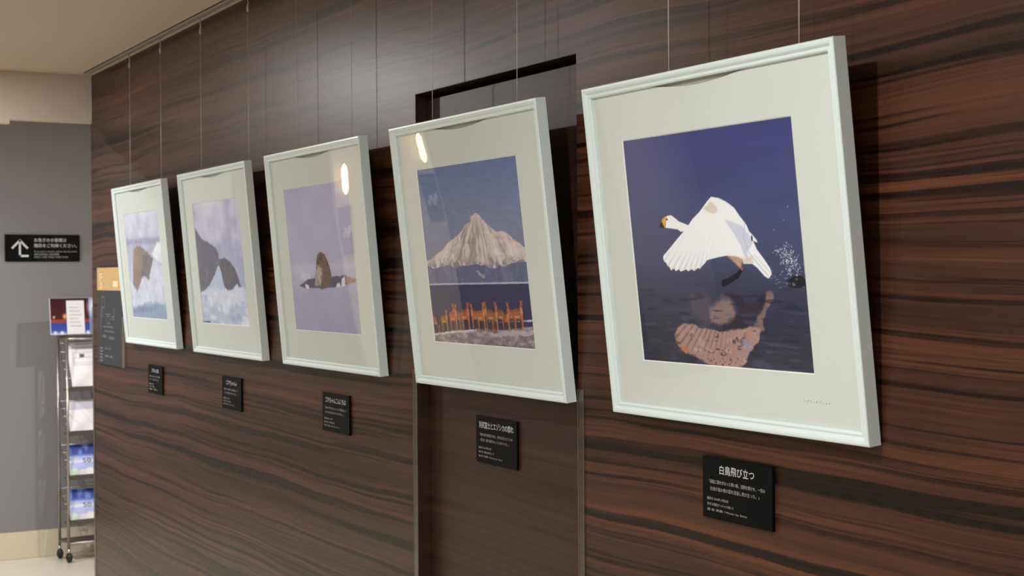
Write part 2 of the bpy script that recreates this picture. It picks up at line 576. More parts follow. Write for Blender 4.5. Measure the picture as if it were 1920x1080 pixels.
wall = MB()
T = 0.16
wall.box(X_END, DOOR_L, 0, T, 0, CEIL)
wall.box(DOOR_R, 3.0, 0, T, 0, CEIL)
wall.box(DOOR_L, DOOR_R, 0, T, DOOR_T, CEIL)
w = struct(wall.build('wall_back', M['veneer']), 'dark striped wood veneer wall the pictures hang on')

# flush door leaf set back in the wall, with a dark gap around it
door = empty('door_1', (DOOR_L, 0.034, 0))
struct(door, 'plain dark wood door leaf set back in the veneer wall')
DW = DOOR_R - DOOR_L
MB().box(0.004, DW - 0.004, 0, 0.04, 0.01, DOOR_T - 0.014, 0.001).build('door_leaf', M['door_veneer'], door)
gap = MB()
gap.box(0.0, DW, 0.041, 0.06, 0, DOOR_T)
gap.build('door_stop', M['black_gap'], door)
jm = MB()
jm.box(-0.0, 0.0012, -0.0335, 0.04, 0.0, DOOR_T - 0.0012)
jm.box(0.0, DW, -0.0335, 0.04, DOOR_T - 0.0012, DOOR_T)
jm.box(DW - 0.0012, DW, -0.0335, 0.04, 0.0, DOOR_T - 0.0012)
jm.build('door_jamb', M['door_veneer'], door)


def guard(n, x0, x1, corner, label, z1=1.29):
    g = MB()
    g.box(x0, x1, -0.0018, -0.0003, 0.06, z1)
    if corner == 'R':
        g.box(x1 - 0.0002, x1 + 0.0013, -0.0018, 0.02, 0.06, z1)
    elif corner == 'L':
        g.box(x0 - 0.0013, x0 + 0.0002, -0.0018, 0.02, 0.06, z1)
    o = struct(g.build('trim_%d' % n, M['guard']), label)
    e = MB()
    for x in (x0, x1):
        e.box(x - 0.0006, x + 0.0006, -0.0024, -0.0019, 0.06, z1)
    e.build('guard_edge', M['guard_edge'], o)
    return o


guard(1, DOOR_L - 0.022, DOOR_L, 'R', 'clear plastic corner guard on the far side of the door')
guard(2, DOOR_R, DOOR_R + 0.022, 'L', 'clear plastic corner guard on the near side of the door')
guard(3, X_END, X_END + 0.024, 'L', 'clear plastic corner guard at the far end of the wood wall', 1.40)

fl = MB().box(-8.5, 3.5, -6.0, 3.0, -0.1, -0.004)
floor = struct(fl.build('floor', M['floor']), 'cream tiled floor')
TS = 0.6
tv = None
k = 0
for ix in range(6):
    for iy in range(7):
        x0, y0 = X_GREY + ix * TS, -1.5 + iy * TS
        if tv is None:
            t = MB().box(0.0012, TS - 0.0012, 0.0012, TS - 0.0012, -0.004, 0.0, 0.0008).build('tile', M['floor'], floor)
            tv = t.data
        else:
            t = bpy.data.objects.new('tile', tv)
            COL.objects.link(t)
            t.parent = floor
        t.location = (x0, y0, 0)

cl = MB().box(-8.5, 3.5, -6.0, 3.0, CEIL, CEIL + 0.1)
struct(cl.build('ceiling', M['plaster']), 'tan plaster ceiling')

bk = MB()
bk.box(X_END - 0.03, X_END + 0.02, -0.362, T, 2.24, CEIL - 0.0005)
bk.box(X_END - 0.03, X_END + 0.02, -6.0, -0.362, 2.222, CEIL - 0.0005)
struct(bk.build('trim_4', M['pink_plaster']), 'pale dropped beam across the ceiling at the far end of the wood wall')

struct(MB().box(-8.5, X_GREY, -1.35, 3.0, 0, CEIL).build('wall_left', M['grey_wall']), 'grey painted wall at the far end')
struct(MB().box(X_GREY, X_GREY + 0.012, -1.35, 3.0, 0.0, 0.148, 0.002).build('baseboard_left', M['baseboard']), 'cream stone baseboard along the grey wall')

# picture rail along the ceiling, just clear of the wall
rl = MB()
rl.box(-6.72, 3.0, -0.058, -0.054, CEIL - 0.011, CEIL)
rl.box(-6.72, 3.0, -0.040, -0.034, CEIL - 0.011, CEIL)
rl.box(-6.72, 3.0, -0.058, -0.034, CEIL - 0.004, CEIL)
struct(rl.build('trim_5', M['rail']), 'slim metal picture rail along the ceiling above the wood wall')

# the lobby across from the wall, seen only as reflections
struct(MB().box(-8.5, 3.5, -6.1, -6.0, 0, CEIL).build('wall_front', M['room_wall']), 'warm painted wall across the lobby')
struct(MB().box(-8.5, X_GREY, -6.0, -1.35, 0, CEIL).build('wall_left_shopfront', M['dark_shop']), 'dark shopfront across the lobby')


pn = empty('sign_panel', (X_GREY, -2.31, 0), (0, 0, math.pi / 2))
tag(pn, 'cream wall panel with two blue banners and two lit sconces on the shopfront', 'panel')
MB().box(-0.33, 0.33, -0.05, -0.001, 0, 2.2, 0.003).build('board', M['room_wall'], pn)
for sx in (-0.265, 0.275):
    bn = MB().box(sx - 0.05, sx + 0.05, -0.058, -0.0505, 1.32, 1.62, 0.002).build('banner', M['blue_sign'], pn)
    sq = [(sx - 0.03 + 0.065 * t / 40, -0.0595, 1.46 + 0.03 * math.sin(t * 0.95) * (1 - 0.4 * t / 40) + 0.02 * math.sin(t * 0.31)) for t in range(41)]
    MB().tube(sq, 0.0035, 6).build('script_mark', M['white_ink'], bn)
    sc = MB().tube([(sx, -0.0505, 1.78), (sx, -0.085, 1.78)], 0.010, 10).build('sconce_arm', M['steel'], pn)
    MB().tube([(sx, -0.095, 1.69), (sx, -0.095, 1.72), (sx, -0.095, 1.84), (sx, -0.095, 1.87)], [0.006, 0.018, 0.018, 0.006], 16).build('sconce_shade', M['sconce'], sc, True)

c = empty('added_column', (-7.85, -3.95, 0))  # added to give a pale curved reflection in the swan picture's acrylic
tag(c, 'round pale column added in the lobby for its reflection in the swan glass', 'column')
MB().tube([(0, 0, 0.12), (0, 0, CEIL - 0.001)], 0.26, 40).build('shaft', M['room_wall'], c, True)
MB().tube([(0, 0, 0.0), (0, 0, 0.12)], 0.275, 40).build('base_ring', M['dark_shop'], c, True)

# ------------------------------------------------------------------ ceiling downlights
def downlight(x, y, watts, label, size=0.085, color=(0.965, 0.995, 1.0)):
    r = empty('downlight', (x, y, CEIL))
    tag(r, label, 'downlight', 'ceiling downlights')
    ring = MB()
    n = 24
    v, f = [], []
    for (rad, z) in ((0.062, -0.0004), (0.060, -0.005), (0.050, -0.006), (0.047, -0.002)):
        for k in range(n):
            a = 2 * math.pi * k / n
            v.append((rad * math.cos(a), rad * math.sin(a), z))
    for j in range(3):
        for k in range(n):
            f.append((j * n + k, j * n + (k + 1) % n, (j + 1) * n + (k + 1) % n, (j + 1) * n + k))
    ring.add(v, f).build('trim_ring', M['frame'], r, True)
    lens = [(0.046 * math.cos(2 * math.pi * k / n), 0.046 * math.sin(2 * math.pi * k / n), -0.002) for k in range(n)]
    MB().add(lens, [tuple(reversed(range(n)))]).build('lens', M['lens'], r)
    ld = bpy.data.lights.new('downlight_lamp', 'AREA')
    ld.shape = 'DISK'
    ld.size = size
    ld.energy = watts
    ld.color = color
    lo = bpy.data.objects.new('lamp', ld)
    COL.objects.link(lo)
    lo.parent = r
    lo.location = (0, 0, -0.008)
    return r


for i, x in enumerate(LAMPS_X):
    downlight(x, LAMP_Y, LAMP_W[i], 'recessed round ceiling downlight %s' % (
        'well to the right of the swan picture', 'in front of the swan picture', 'added as unseen fill in front of the grey-cliffs picture', 'in front of the far brown-rock picture')[i])  # the grey-cliffs lamp is added to brighten the far frames
downlight(-6.3, 0.95, 36.0, 'recessed round ceiling downlight behind the wood wall, facing the brochure rack', 0.10, (1.0, 0.95, 0.9))
downlight(-7.6, -1.3, 26.0, 'unseen fill downlight in the ceiling between the beam and the shopfront', 0.08)  # unseen lamp, its power raised for the haze on the veneer
downlight(-2.4, -3.2, 40.0, 'added unseen fill downlight out in the lobby, farther one', 0.12)  # added fill for the middle frames and the ceiling bounce
downlight(-6.9, -2.7, 40.0, 'added unseen downlight out in the lobby, brightening the shopfront panel and column', 0.12)  # added to light the panel and column that the acrylic reflects
downlight(0.6, -3.2, 28.0, 'added unseen fill downlight out in the lobby, nearer one', 0.12)  # added lobby fill, placed so its highlight stays out of view

# ------------------------------------------------------------------ the photographs
PW, PH, PX, PZ = 0.4924, 0.4241, -0.0105, 0.1062     # picture window: width, height, centre offset, bottom


def paint_rock():
    k = Ink(150, 130, 1)
    A = ART[1]
    k.grad([(0, (150, 164, 190)), (0.2, (176, 184, 206)), (0.45, (186, 190, 210)), (0.68, (176, 180, 204)), (0.72, (168, 172, 200)), (0.78, (196, 198, 216)), (1, (206, 206, 222))])
    k.poly(A['band'], (150, 152, 180), 0.8, 0.02, 3)
    k.poly(A['berg'], (226, 226, 238), 0.95, 0.03, 2)
    k.poly(A['berg2'], (208, 210, 226), 0.95, 0.03, 3)
    k.poly(A['ice'], (206, 210, 226), 0.95, 0.05, 3)
    k.poly(A['brown'], (140, 120, 111), 1, 0.03, 2)
    k.poly(A['grey'], (112, 102, 108), 0.9, 0.03, 3)
    k.blob(0.24, 0.58, 0.10, 0.14, (158, 134, 118), 0.7, 1.5)
    k.poly(A['sea'], (138, 156, 186), 0.9, 0.04, 4)
    k.poly(A['dk'], (112, 126, 156), 0.6, 0.05, 4)
    n = k.noise(16, 14, 4)[..., None]
    k.c *= 0.90 + 0.2 * n
    return k


def paint_cliffs():
    k = Ink(190, 164, 2)
    A = ART[2]
    k.grad([(0, (160, 172, 198)), (0.3, (190, 196, 218)), (0.5, (172, 174, 204)), (0.7, (194, 194, 218)), (1, (200, 200, 220))])
    cl = k.noise(4, 5, 4)
    k.put(np.clip((cl - 0.45) * 5, 0, 1) * (k.V > 0.35), (228, 226, 238), 0.75)
    k.put(np.clip((0.40 - cl) * 5, 0, 1) * (k.V > 0.3), (160, 160, 190), 0.7)
    k.poly([(0.5, 0.44), (1.02, 0.56), (1.02, 0.30), (0.5, 0.30)], (168, 174, 202), 0.8, 0.03, 5)
    k.poly([(0.1, 0.27), (0.48, 0.50), (0.56, 0.28)], (186, 196, 220), 0.9, 0.03, 4)
    k.poly(A['rock'], (92, 92, 108), 1, 0.02, 2)
    k.poly(A['seal'], (84, 82, 94), 1, 0.02, 2)
    rn = k.noise(20, 20, 3)
    k.put(k.mask(A['rock'], 0.02) * np.clip((rn - 0.55) * 4, 0, 1), (126, 124, 138), 0.5)
    k.put(k.mask(A['seal'], 0.02) * np.clip((rn - 0.5) * 4, 0, 1), (112, 108, 116), 0.5)
    k.poly(A['ice'], (206, 212, 230), 1, 0.06, 3)
    k.poly(A['ice2'], (180, 190, 212), 0.9, 0.08, 6)
    k.poly(A['ice3'], (220, 226, 240), 0.9, 0.05, 3)
    n2 = k.noise(9, 16, 3)
    k.put((k.V < 0.27) * np.clip((n2 - 0.55) * 6, 0, 1), (226, 232, 244), 0.7)
    k.put((k.V < 0.24) * np.clip((0.42 - n2) * 6, 0, 1), (150, 166, 194), 0.6)
    k.poly(A['dk'], (62, 62, 74), 0.9, 0.02, 2)
    return k


def paint_seal():
    k = Ink(230, 198, 3)
    A = ART[3]
    k.grad([(0, (164, 164, 190)), (0.25, (170, 170, 194)), (0.38, (184, 182, 202)), (0.5, (178, 176, 200)), (0.75, (180, 178, 204)), (1, (172, 174, 202))])
    k.poly(A['far'], (196, 194, 212), 0.6, 0.03, 6)
    k.c *= 0.95 + 0.1 * k.noise(6, 6, 4)[..., None]
    k.poly(A['lump'], (206, 204, 218), 0.8, 0.03, 2)
    k.poly(A['hole'], (84, 88, 108), 1, 0.015, 2)
    k.poly([(0.76, 0.372), (0.84, 0.388), (1.0, 0.357), (0.86, 0.333)], (176, 134, 120), 0.8, 0.02, 3)
    for nm in ('ice1', 'ice2', 'ice3'):
        k.poly(A[nm], (228, 228, 238), 0.95, 0.01, 1.5)
    k.poly(A['seal'], (112, 92, 84), 1, 0.008, 1.2)
    k.poly(A['sealb'], (196, 180, 168), 0.9, 0.015, 3)
    k.blob(0.50, 0.505, 0.030, 0.028, (84, 70, 66), 0.9)
    k.blob(0.478, 0.500, 0.008, 0.008, (24, 20, 22), 1)
    k.blob(0.455, 0.478, 0.012, 0.010, (40, 34, 34), 0.9)
    k.put(k.mask(A['seal']) * np.clip((k.noise(60, 50, 2) - 0.6) * 5, 0, 1), (70, 60, 58), 0.5)
    return k


DEER_BODY = [(-0.31, 0.56), (-0.26, 0.64), (-0.15, 0.70), (0.07, 0.70), (0.11, 0.82), (0.13, 0.90), (0.06, 0.985), (0.15, 0.945), (0.19, 0.95), (0.29, 0.99), (0.245, 0.90),
             (0.24, 0.83), (0.21, 0.76), (0.23, 0.68), (0.24, 0.56), (0.21, 0.40), (0.195, 0.20), (0.20, 0.0), (0.14, 0.0), (0.145, 0.20), (0.12, 0.37),
             (-0.10, 0.36), (-0.17, 0.32), (-0.165, 0.20), (-0.18, 0.01), (-0.24, 0.01), (-0.225, 0.20), (-0.27, 0.36)]
DEER_LEGS = [(-0.27, 0.50), (0.14, 0.50), (0.10, 0.25), (0.10, 0.03), (0.05, 0.03), (0.05, 0.25), (0.04, 0.42), (-0.22, 0.42), (-0.28, 0.25), (-0.29, 0.03), (-0.34, 0.03), (-0.33, 0.25)]


def paint_deer():
    k = Ink(330, 284, 4)
    A = ART[4]
    k.grad([(0, (120, 112, 120)), (0.34, (100, 104, 134)), (0.45, (126, 126, 152)), (0.72, (122, 130, 162)), (1.0, (96, 112, 156))])
    k.poly(A['haze'], (96, 100, 132), 1, 0.0, 2)
    hn = k.noise(30, 12, 3)
    k.put(k.mask(A['haze']) * np.clip((hn - 0.5) * 4, 0, 1), (122, 122, 150), 0.6)
    k.poly(A['mount'], (206, 190, 188), 1, 0.014, 1.2)
    mm = k.mask(A['mount'], 0.014)
    # ridges fall away from the summit
    ang = np.arctan2(k.U - 0.57, 0.80 - k.V)
    rad = np.hypot(k.U - 0.57, k.V - 0.80)
    tab = np.random.RandomState(8).rand(400)

    def strip(fr, ph):
        q = (ang + 2.0) * fr + (k.noise(7, 7, 3) - 0.5) * ph
        i = np.floor(q).astype(int) % 399
        s = q - np.floor(q)
        return tab[i] * (1 - s) + tab[i + 1] * s
    r1 = strip(13, 7.0) * 0.45 + strip(31, 9.0) * 0.3 + k.noise(14, 18, 4) * 0.35 - 0.05
    k.put(mm * np.clip((0.50 - r1) * 5, 0, 1) * np.clip(rad * 6 - 0.2, 0, 1), (146, 128, 136), 0.75)
    k.put(mm * np.clip((r1 - 0.62) * 5, 0, 1), (230, 214, 206), 0.8)
    low = np.clip((0.50 - k.V) * 14, 0, 1)
    k.put(mm * low * np.clip((k.noise(50, 40, 2) - 0.42) * 6, 0, 1), (112, 108, 132), 0.85)
    k.poly(A['sc'], (184, 172, 176), 0.7, 0.03, 1)
    k.poly(A['sea'], (54, 54, 86), 1)
    k.c *= 0.96 + 0.08 * k.noise(20, 60, 2)[..., None]
    k.poly(A['line'], (188, 190, 206), 0.95)
    k.poly(A['shore'], (132, 122, 130), 1, 0.01)
    sn = k.noise(30, 60, 3)
    sm = k.mask(A['shore'], 0.01)
    k.put(sm * np.clip((sn - 0.52) * 6, 0, 1), (176, 166, 174), 0.7)
    k.put(sm * np.clip((0.42 - sn) * 6, 0, 1), (96, 86, 92), 0.6)
    k.poly(A['wave'], (206, 206, 218), 0.9, 0.012)
    k.poly(A['snow'], (214, 206, 210), 0.9, 0.012)
    k.poly(A['snow2'], (182, 172, 182), 0.8, 0.02)
    rs = random.Random(5)
    for i, (u, f, t) in enumerate(sorted(DEER, key=lambda d: -d[1])):
        h = t - f
        s = 1 if rs.random() < 0.5 else -1
        bc = (164 + rs.randint(-16, 14), 95 + rs.randint(-10, 10), 60 + rs.randint(-8, 8))
        dk = tuple(c * 0.62 for c in bc)
        ax_ = h * PH / PW * (1.10 + 0.25 * rs.random()) * s

        def pts(q):
            return [(u + x * ax_, f + y * h) for (x, y) in q]
        k.blob(u, f + h * 0.35, abs(ax_) * 0.42, h * 0.40, (50, 40, 50), 0.5, 2)
        k.poly(pts(DEER_LEGS), dk, 1.0)
        k.poly(pts(DEER_BODY), bc, 1.0)
        k.poly(pts([(-0.26, 0.60), (-0.14, 0.69), (0.08, 0.69), (0.06, 0.62), (-0.16, 0.60)]), tuple(c * 0.78 for c in bc), 0.8, 0, 2)
        k.poly(pts([(0.13, 0.72), (0.20, 0.76), (0.22, 0.58), (0.17, 0.46), (0.11, 0.54)]), (202, 158, 116), 0.75, 0, 2)
        k.poly(pts([(-0.22, 0.46), (0.06, 0.47), (0.02, 0.41), (-0.20, 0.40)]), (206, 166, 126), 0.7, 0, 2)
        k.line(pts([(0.16, 0.42), (0.165, 0.02)]), 0.005, (200, 158, 120), 0.8)
        k.blob(u + 0.20 * ax_, f + h * 0.79, 0.005, h * 0.022, (56, 36, 30), 0.9)
    k.poly([(0.045, 0.165), (0.075, 0.17), (0.07, 0.11), (0.05, 0.10)], (36, 26, 30), 0.9, 0.01)
    return k


def paint_swan():
    k = Ink(440, 380, 5)
    A = ART[5]
    k.grad([(0, (48, 48, 62)), (0.15, (46, 48, 64)), (0.30, (56, 58, 80)), (0.45, (70, 73, 104)), (0.7, (70, 74, 116)), (0.9, (66, 68, 120)), (1, (64, 66, 118))])
    k.c *= (0.95 + 0.10 * k.noise(5, 22, 4))[..., None]
    # mirror image on the water
    k.poly(A['rblob2'], (98, 86, 92), 0.55, 0.03, 14)
    k.poly(A['rblob'], (152, 124, 118), 0.8, 0.03, 12)
    k.poly(A['rarm'], (140, 114, 104), 0.85, 0.03, 4)
    k.poly(A['rdark'], (50, 44, 54), 0.92, 0.02, 5)
    rw = k.mask(A['rwing'], 0.022, 3)
    k.put(rw, (168, 134, 124), 0.95)
    fan = np.arctan2(k.U - 0.62, k.V - 0.42)
    st = 0.5 + 0.5 * np.sin(fan * 92 + (k.noise(9, 9, 2) - 0.5) * 3)
    k.put(rw * np.clip((st - 0.62) * 4, 0, 1) * np.clip((0.60 - k.U) * 6, 0, 1) * np.clip((k.V - 0.03) * 12, 0, 1), (122, 96, 96), 0.8)
    k.put(rw * np.clip((k.noise(26, 40, 3) - 0.62) * 8, 0, 1) * np.clip((0.2 - k.V) * 8, 0, 1), (190, 164, 158), 0.6)
    k.poly(A['ledge'], (196, 118, 66), 0.8, 0.02, 3)
    k.put(np.clip((k.noise(40, 60, 3) - 0.66) * 9, 0, 1) * (k.V < 0.17) * rw, (86, 62, 66), 0.85)
    rs = random.Random(3)
    for _ in range(46):
        u, v = rs.uniform(0.24, 0.66), rs.uniform(0.005, 0.09)
        k.blob(u, v, rs.uniform(0.002, 0.007), rs.uniform(0.0015, 0.004), (34, 30, 40), 0.85)
    k.blob(0.645, 0.11, 0.05, 0.03, (130, 136, 176), 0.6, 1.2)
    rip = k.noise(10, 70, 3)
    k.put(np.clip((rip - 0.60) * 8, 0, 1) * np.clip((0.33 - k.V) * 8, 0, 1) * (1 - rw), (74, 78, 108), 0.5)
    k.put(np.clip((0.36 - rip) * 9, 0, 1) * np.clip((0.40 - k.V) * 8, 0, 1) * (1 - rw), (30, 32, 48), 0.6)
    # spray
    for _ in range(170):
        t = rs.random() ** 0.7
        u, v = 0.945 - 0.06 * t + rs.gauss(0, 0.022), 0.385 + 0.10 * t + rs.gauss(0, 0.014)
        if u < 0.995:
            k.blob(u, v, rs.uniform(0.0018, 0.0045), rs.uniform(0.0018, 0.004), (206, 208, 224), rs.uniform(0.4, 0.95))
    for _ in range(40):
        u, v = rs.uniform(0.80, 0.99), rs.uniform(0.34, 0.41)
        k.blob(u, v, rs.uniform(0.002, 0.008), 0.002, (160, 164, 190), 0.6)
    for (u, v) in ((0.93, 0.65), (0.85, 0.565), (0.905, 0.60), (0.955, 0.455), (0.99, 0.47)):
        k.blob(u, v, 0.004, 0.003, (150, 154, 186), 0.8)
    rk = k.mask(A['rock'], 0.012, 1.5)
    k.put(rk, (30, 30, 38), 0.95)
    k.put(rk * np.clip((k.noise(70, 70, 2) - 0.6) * 7, 0, 1), (120, 122, 128), 0.8)
    # the swan
    k.poly(A['foot'], (28, 27, 34), 1)
    k.line([(0.64, 0.44), (0.652, 0.425), (0.66, 0.415)], 0.012, (150, 92, 76))
    sw = k.mask(A['swan'])
    k.put(sw, (232, 232, 236))
    k.put(k.mask(A['shade'], 0.004, 3), (196, 198, 216), 0.9)
    k.put(k.mask(A['gap'], 0.004, 3), (206, 192, 176), 0.8)
    k.put(k.mask(A['tailbase'], 0.004, 5) * sw, (206, 184, 168), 0.7)
    k.put(k.mask(A['belly'], 0.004, 4), (206, 164, 132), 0.8)
    # flight feathers spread from the wrist
    fa = np.arctan2(k.U - 0.60, k.V - 0.78)
    fs = 0.5 + 0.5 * np.sin(fa * 105)
    fm = sw * np.clip((0.56 - k.U) * 8, 0, 1) * np.clip((0.505 - k.V) * 14, 0, 1)
    k.put(fm * np.clip((fs - 0.70) * 4, 0, 1), (196, 198, 206), 0.75)
    fs2 = 0.5 + 0.5 * np.sin(fa * 60 + 1.0)
    k.put(sw * np.clip((0.62 - k.U) * 8, 0, 1) * np.clip((0.60 - k.V) * 8, 0, 1) * np.clip((k.V - 0.48) * 14, 0, 1) * np.clip((fs2 - 0.75) * 4, 0, 1), (218, 220, 226), 0.7)
    k.line([(0.70, 0.60), (0.685, 0.54), (0.70, 0.49), (0.735, 0.45), (0.80, 0.385)], 0.004, (176, 180, 204), 0.7)
    k.line([(0.735, 0.47), (0.81, 0.40)], 0.003, (190, 192, 210), 0.7)
    k.blob(0.73, 0.535, 0.006, 0.014, (36, 38, 60), 0.9)
    k.poly(A['beak'], (216, 158, 72), 1)
    k.poly(A['tip'], (40, 30, 26), 1)
    k.poly(A['eye'], (30, 26, 26), 1)
    return k


# ------------------------------------------------------------------ framed pictures
FW, FH = 0.7265, 0.64
PROFILE = [(0, 0), (0, 0.0240), (0.0012, 0.0256), (0.0045, 0.0262), (0.0085, 0.0252), (0.0115, 0.0226), (0.0130, 0.0204), (0.0148, 0.0200),
           (0.0160, 0.0212), (0.0182, 0.0212), (0.0200, 0.0196), (0.0208, 0.0180), (0.0208, 0.0)]


def ring(w):
    return [(-FW / 2 + w, w), (FW / 2 - w, w), (FW / 2 - w, FH - w), (-FW / 2 + w, FH - w)]


def rail_mesh(k):
    v, f = [], []
    n = len(PROFILE)
    for (w_, d_) in PROFILE:
        r = ring(w_)
        for c in (r[k], r[(k + 1) % 4]):
            v.append((c[0], -d_, c[1]))
    for i in range(n):
        j = (i + 1) % n
        f.append((2 * i, 2 * j, 2 * j + 1, 2 * i + 1))
    f.append(tuple(2 * i for i in reversed(range(n))))
    f.append(tuple(2 * i + 1 for i in range(n)))
    me = bpy.data.meshes.new('rail')
    me.from_pydata(v, [], f)
    me.materials.append(M['frame'])
    return me


RAILS = [rail_mesh(k) for k in range(4)]
for me in RAILS:
    import bmesh
    bm = bmesh.new()
    bm.from_mesh(me)
    bmesh.ops.recalc_face_normals(bm, faces=bm.faces)
    bm.to_mesh(me)
    bm.free()


def mat_meshes():
    """window mat whose top edge sags a little, and the bevelled core around its window"""
    iw = 0.0185
    x0, x1, z0, z1 = -FW / 2 + iw, FW / 2 - iw, iw, FH - iw
    a0, a1, b0, b1 = PX - PW / 2, PX + PW / 2, PZ, PZ + PH
    y = -0.0130
    v, f = [], []
    n = 28
    xs = [a0 + (a1 - a0) * i / n for i in range(n + 1)]

    def top(x):
        t = (x - (PX + 0.005)) / 0.17
        return z1 - (0.0125 * max(0, 1 - t * t) ** 1.6 if abs(t) < 1 else 0)
    for x in xs:
        v += [(x, y, top(x)), (x, y, b1)]
    for i in range(n):
        f.append((2 * i, 2 * i + 1, 2 * i + 3, 2 * i + 2))
    k = len(v)
    v += [(x0, y, z0), (x1, y, z0), (x1, y, z1), (x0, y, z1), (a0, y, b0), (a1, y, b0)]
    f += [(k, k + 1, k + 5, k + 4), (k + 1, k + 2, 2 * n, 2 * n + 1, k + 5), (k + 3, k, k + 4, 1, 0)]
    bv, bf = [], []
    e = 0.0018
    for (p, q) in ((0, y), (e, y + e)):
        bv += [(a0 + p, q, b0 + p), (a1 - p, q, b0 + p), (a1 - p, q, b1 - p), (a0 + p, q, b1 - p)]
    for i in range(4):
        j = (i + 1) % 4
        bf.append((i, j, 4 + j, 4 + i))
    return (v, f), (bv, bf)


MATM, BEVM = mat_meshes()


def sheet_mesh(seed, amp):
    rs = random.Random(seed)
    n, m = 20, 18
    iw = 0.0200
    v, f = [], []
    px, pz, q = rs.uniform(0, 6), rs.uniform(0, 6), rs.uniform(0.8, 1.2)
    for j in range(m + 1):
        for i in range(n + 1):
            u, t = i / n, j / m
            b = math.sin(math.pi * u) * math.sin(math.pi * t)
            y = -0.0158 - amp * b * (0.6 * q + 0.5 * math.sin(px + 3.1 * u) * math.cos(pz + 2.3 * t))
            v.append((-FW / 2 + iw + (FW - 2 * iw) * u, y, iw + (FH - 2 * iw) * t))
    for j in range(m):
        for i in range(n):
            a = j * (n + 1) + i
            f.append((a, a + 1, a + n + 2, a + n + 1))
    return v, f


FRAMES = [
    (-5.7937, 1.2648, 0.0874, paint_rock, 'white framed photograph of a brown rock among ice, farthest along the wall', 1),
    (-4.8598, 1.2648, 0.0876, paint_cliffs, 'white framed photograph of dark grey cliffs over sea ice under a cloudy sky', 2),
    (-3.9484, 1.2658, 0.0894, paint_seal, 'white framed photograph of a seal rising from a hole in pale ice', 3),
    (-3.0023, 1.2642, 0.1115, paint_deer, 'white framed photograph of deer below a snowy mountain, hung over the door', 4),
    (-2.0982, 1.2603, 0.1100, paint_swan, 'white framed photograph of a swan taking off from dark blue water, nearest', 5),
]
for (fx, fz, tilt, painter, label, seed) in FRAMES:
    r = empty('picture_frame', (fx, -0.004, fz), (tilt, 0, 0))
    tag(r, label, 'picture', 'framed photographs along the wood wall')
    for k in range(4):
        o = bpy.data.objects.new('rail', RAILS[k])
        COL.objects.link(o)
        o.parent = r
    MB().box(-FW / 2 + 0.02, FW / 2 - 0.02, -0.0095, -0.003, 0.02, FH - 0.02).build('backing_board', M['backing'], r)
    mesh_obj('window_mat', MATM[0], MATM[1], M['mat'], r)
    mesh_obj('mat_bevel', BEVM[0], BEVM[1], M['bevel'], r)
    pr = painter().sheet('photo_print', PX - PW / 2 - 0.004, PX + PW / 2 + 0.004, PZ - 0.004, PZ + PH + 0.004, -0.0108, r, M['ink'], 1.15)
    sv, sf = sheet_mesh(seed, 0.0022)
    mesh_obj('acrylic_sheet', sv, sf, M['acrylic'], r, True)
    if seed == 5:
        sig = MB()
        rs = random.Random(2)
        for i in range(9):
            x = 0.205 + i * 0.0075
            sig.tube([(x, -0.01315, 0.058 + rs.uniform(0, 0.003)), (x + rs.uniform(0.001, 0.004), -0.01315, 0.058 + rs.uniform(0.002, 0.006))], 0.0004, 4)
        sig.build('pencil_signature', M['map_ink'], r)

# ------------------------------------------------------------------ hanging wires and their hooks on the rail
WNAME = ['brown-rock', 'grey-cliffs', 'seal', 'deer', 'swan']
WIRES = [(0, -6.02, -6.02), (0, -5.575, -5.575), (1, -5.075, -5.075), (1, -4.575, -4.575), (2, -4.145, -4.145), (2, -3.735, -3.735),
         (3, -3.238, -3.238), (3, -2.815, -2.822), (4, -2.249, -2.249), (4, -1.882, -1.882)]
for i, (fi, xt, xb) in enumerate(WIRES):
    fx, fz, tilt = FRAMES[fi][:3]
    zb = fz + 0.40
    side = 'far' if i % 2 == 0 else 'near'
    r = empty('hanging_wire', (xt, -0.040, CEIL - 0.018))
    tag(r, 'thin steel hanging wire at the %s side of the %s picture' % (side, WNAME[fi]), 'wire', 'picture hanging wires')
    zr = zb - (CEIL - 0.018)
    MB().tube([(0, 0, -0.040), (xb - xt, 0, zr)], 0.0009, 6).build('cable', M['wire'], r, True)
    MB().tube([(0, 0, 0.012), (0, 0, -0.012), (0.004, 0, -0.018), (0.004, 0, -0.026), (0, 0, -0.030)], 0.0022, 8).build('hook', M['wire'], r, True)
    MB().tube([(0, 0, -0.028), (0, 0, -0.032), (0, 0, -0.046), (0, 0, -0.050)], [0.002, 0.0036, 0.0036, 0.002], 10).build('crimp', M['wire'], r, True)
    MB().tube([(xb - xt, -0.0, zr + 0.006), (xb - xt + 0.006, -0.004, zr), (xb - xt, -0.008, zr - 0.006), (xb - xt - 0.004, -0.004, zr)], 0.0012, 6).build('clip', M['wire'], r, True)

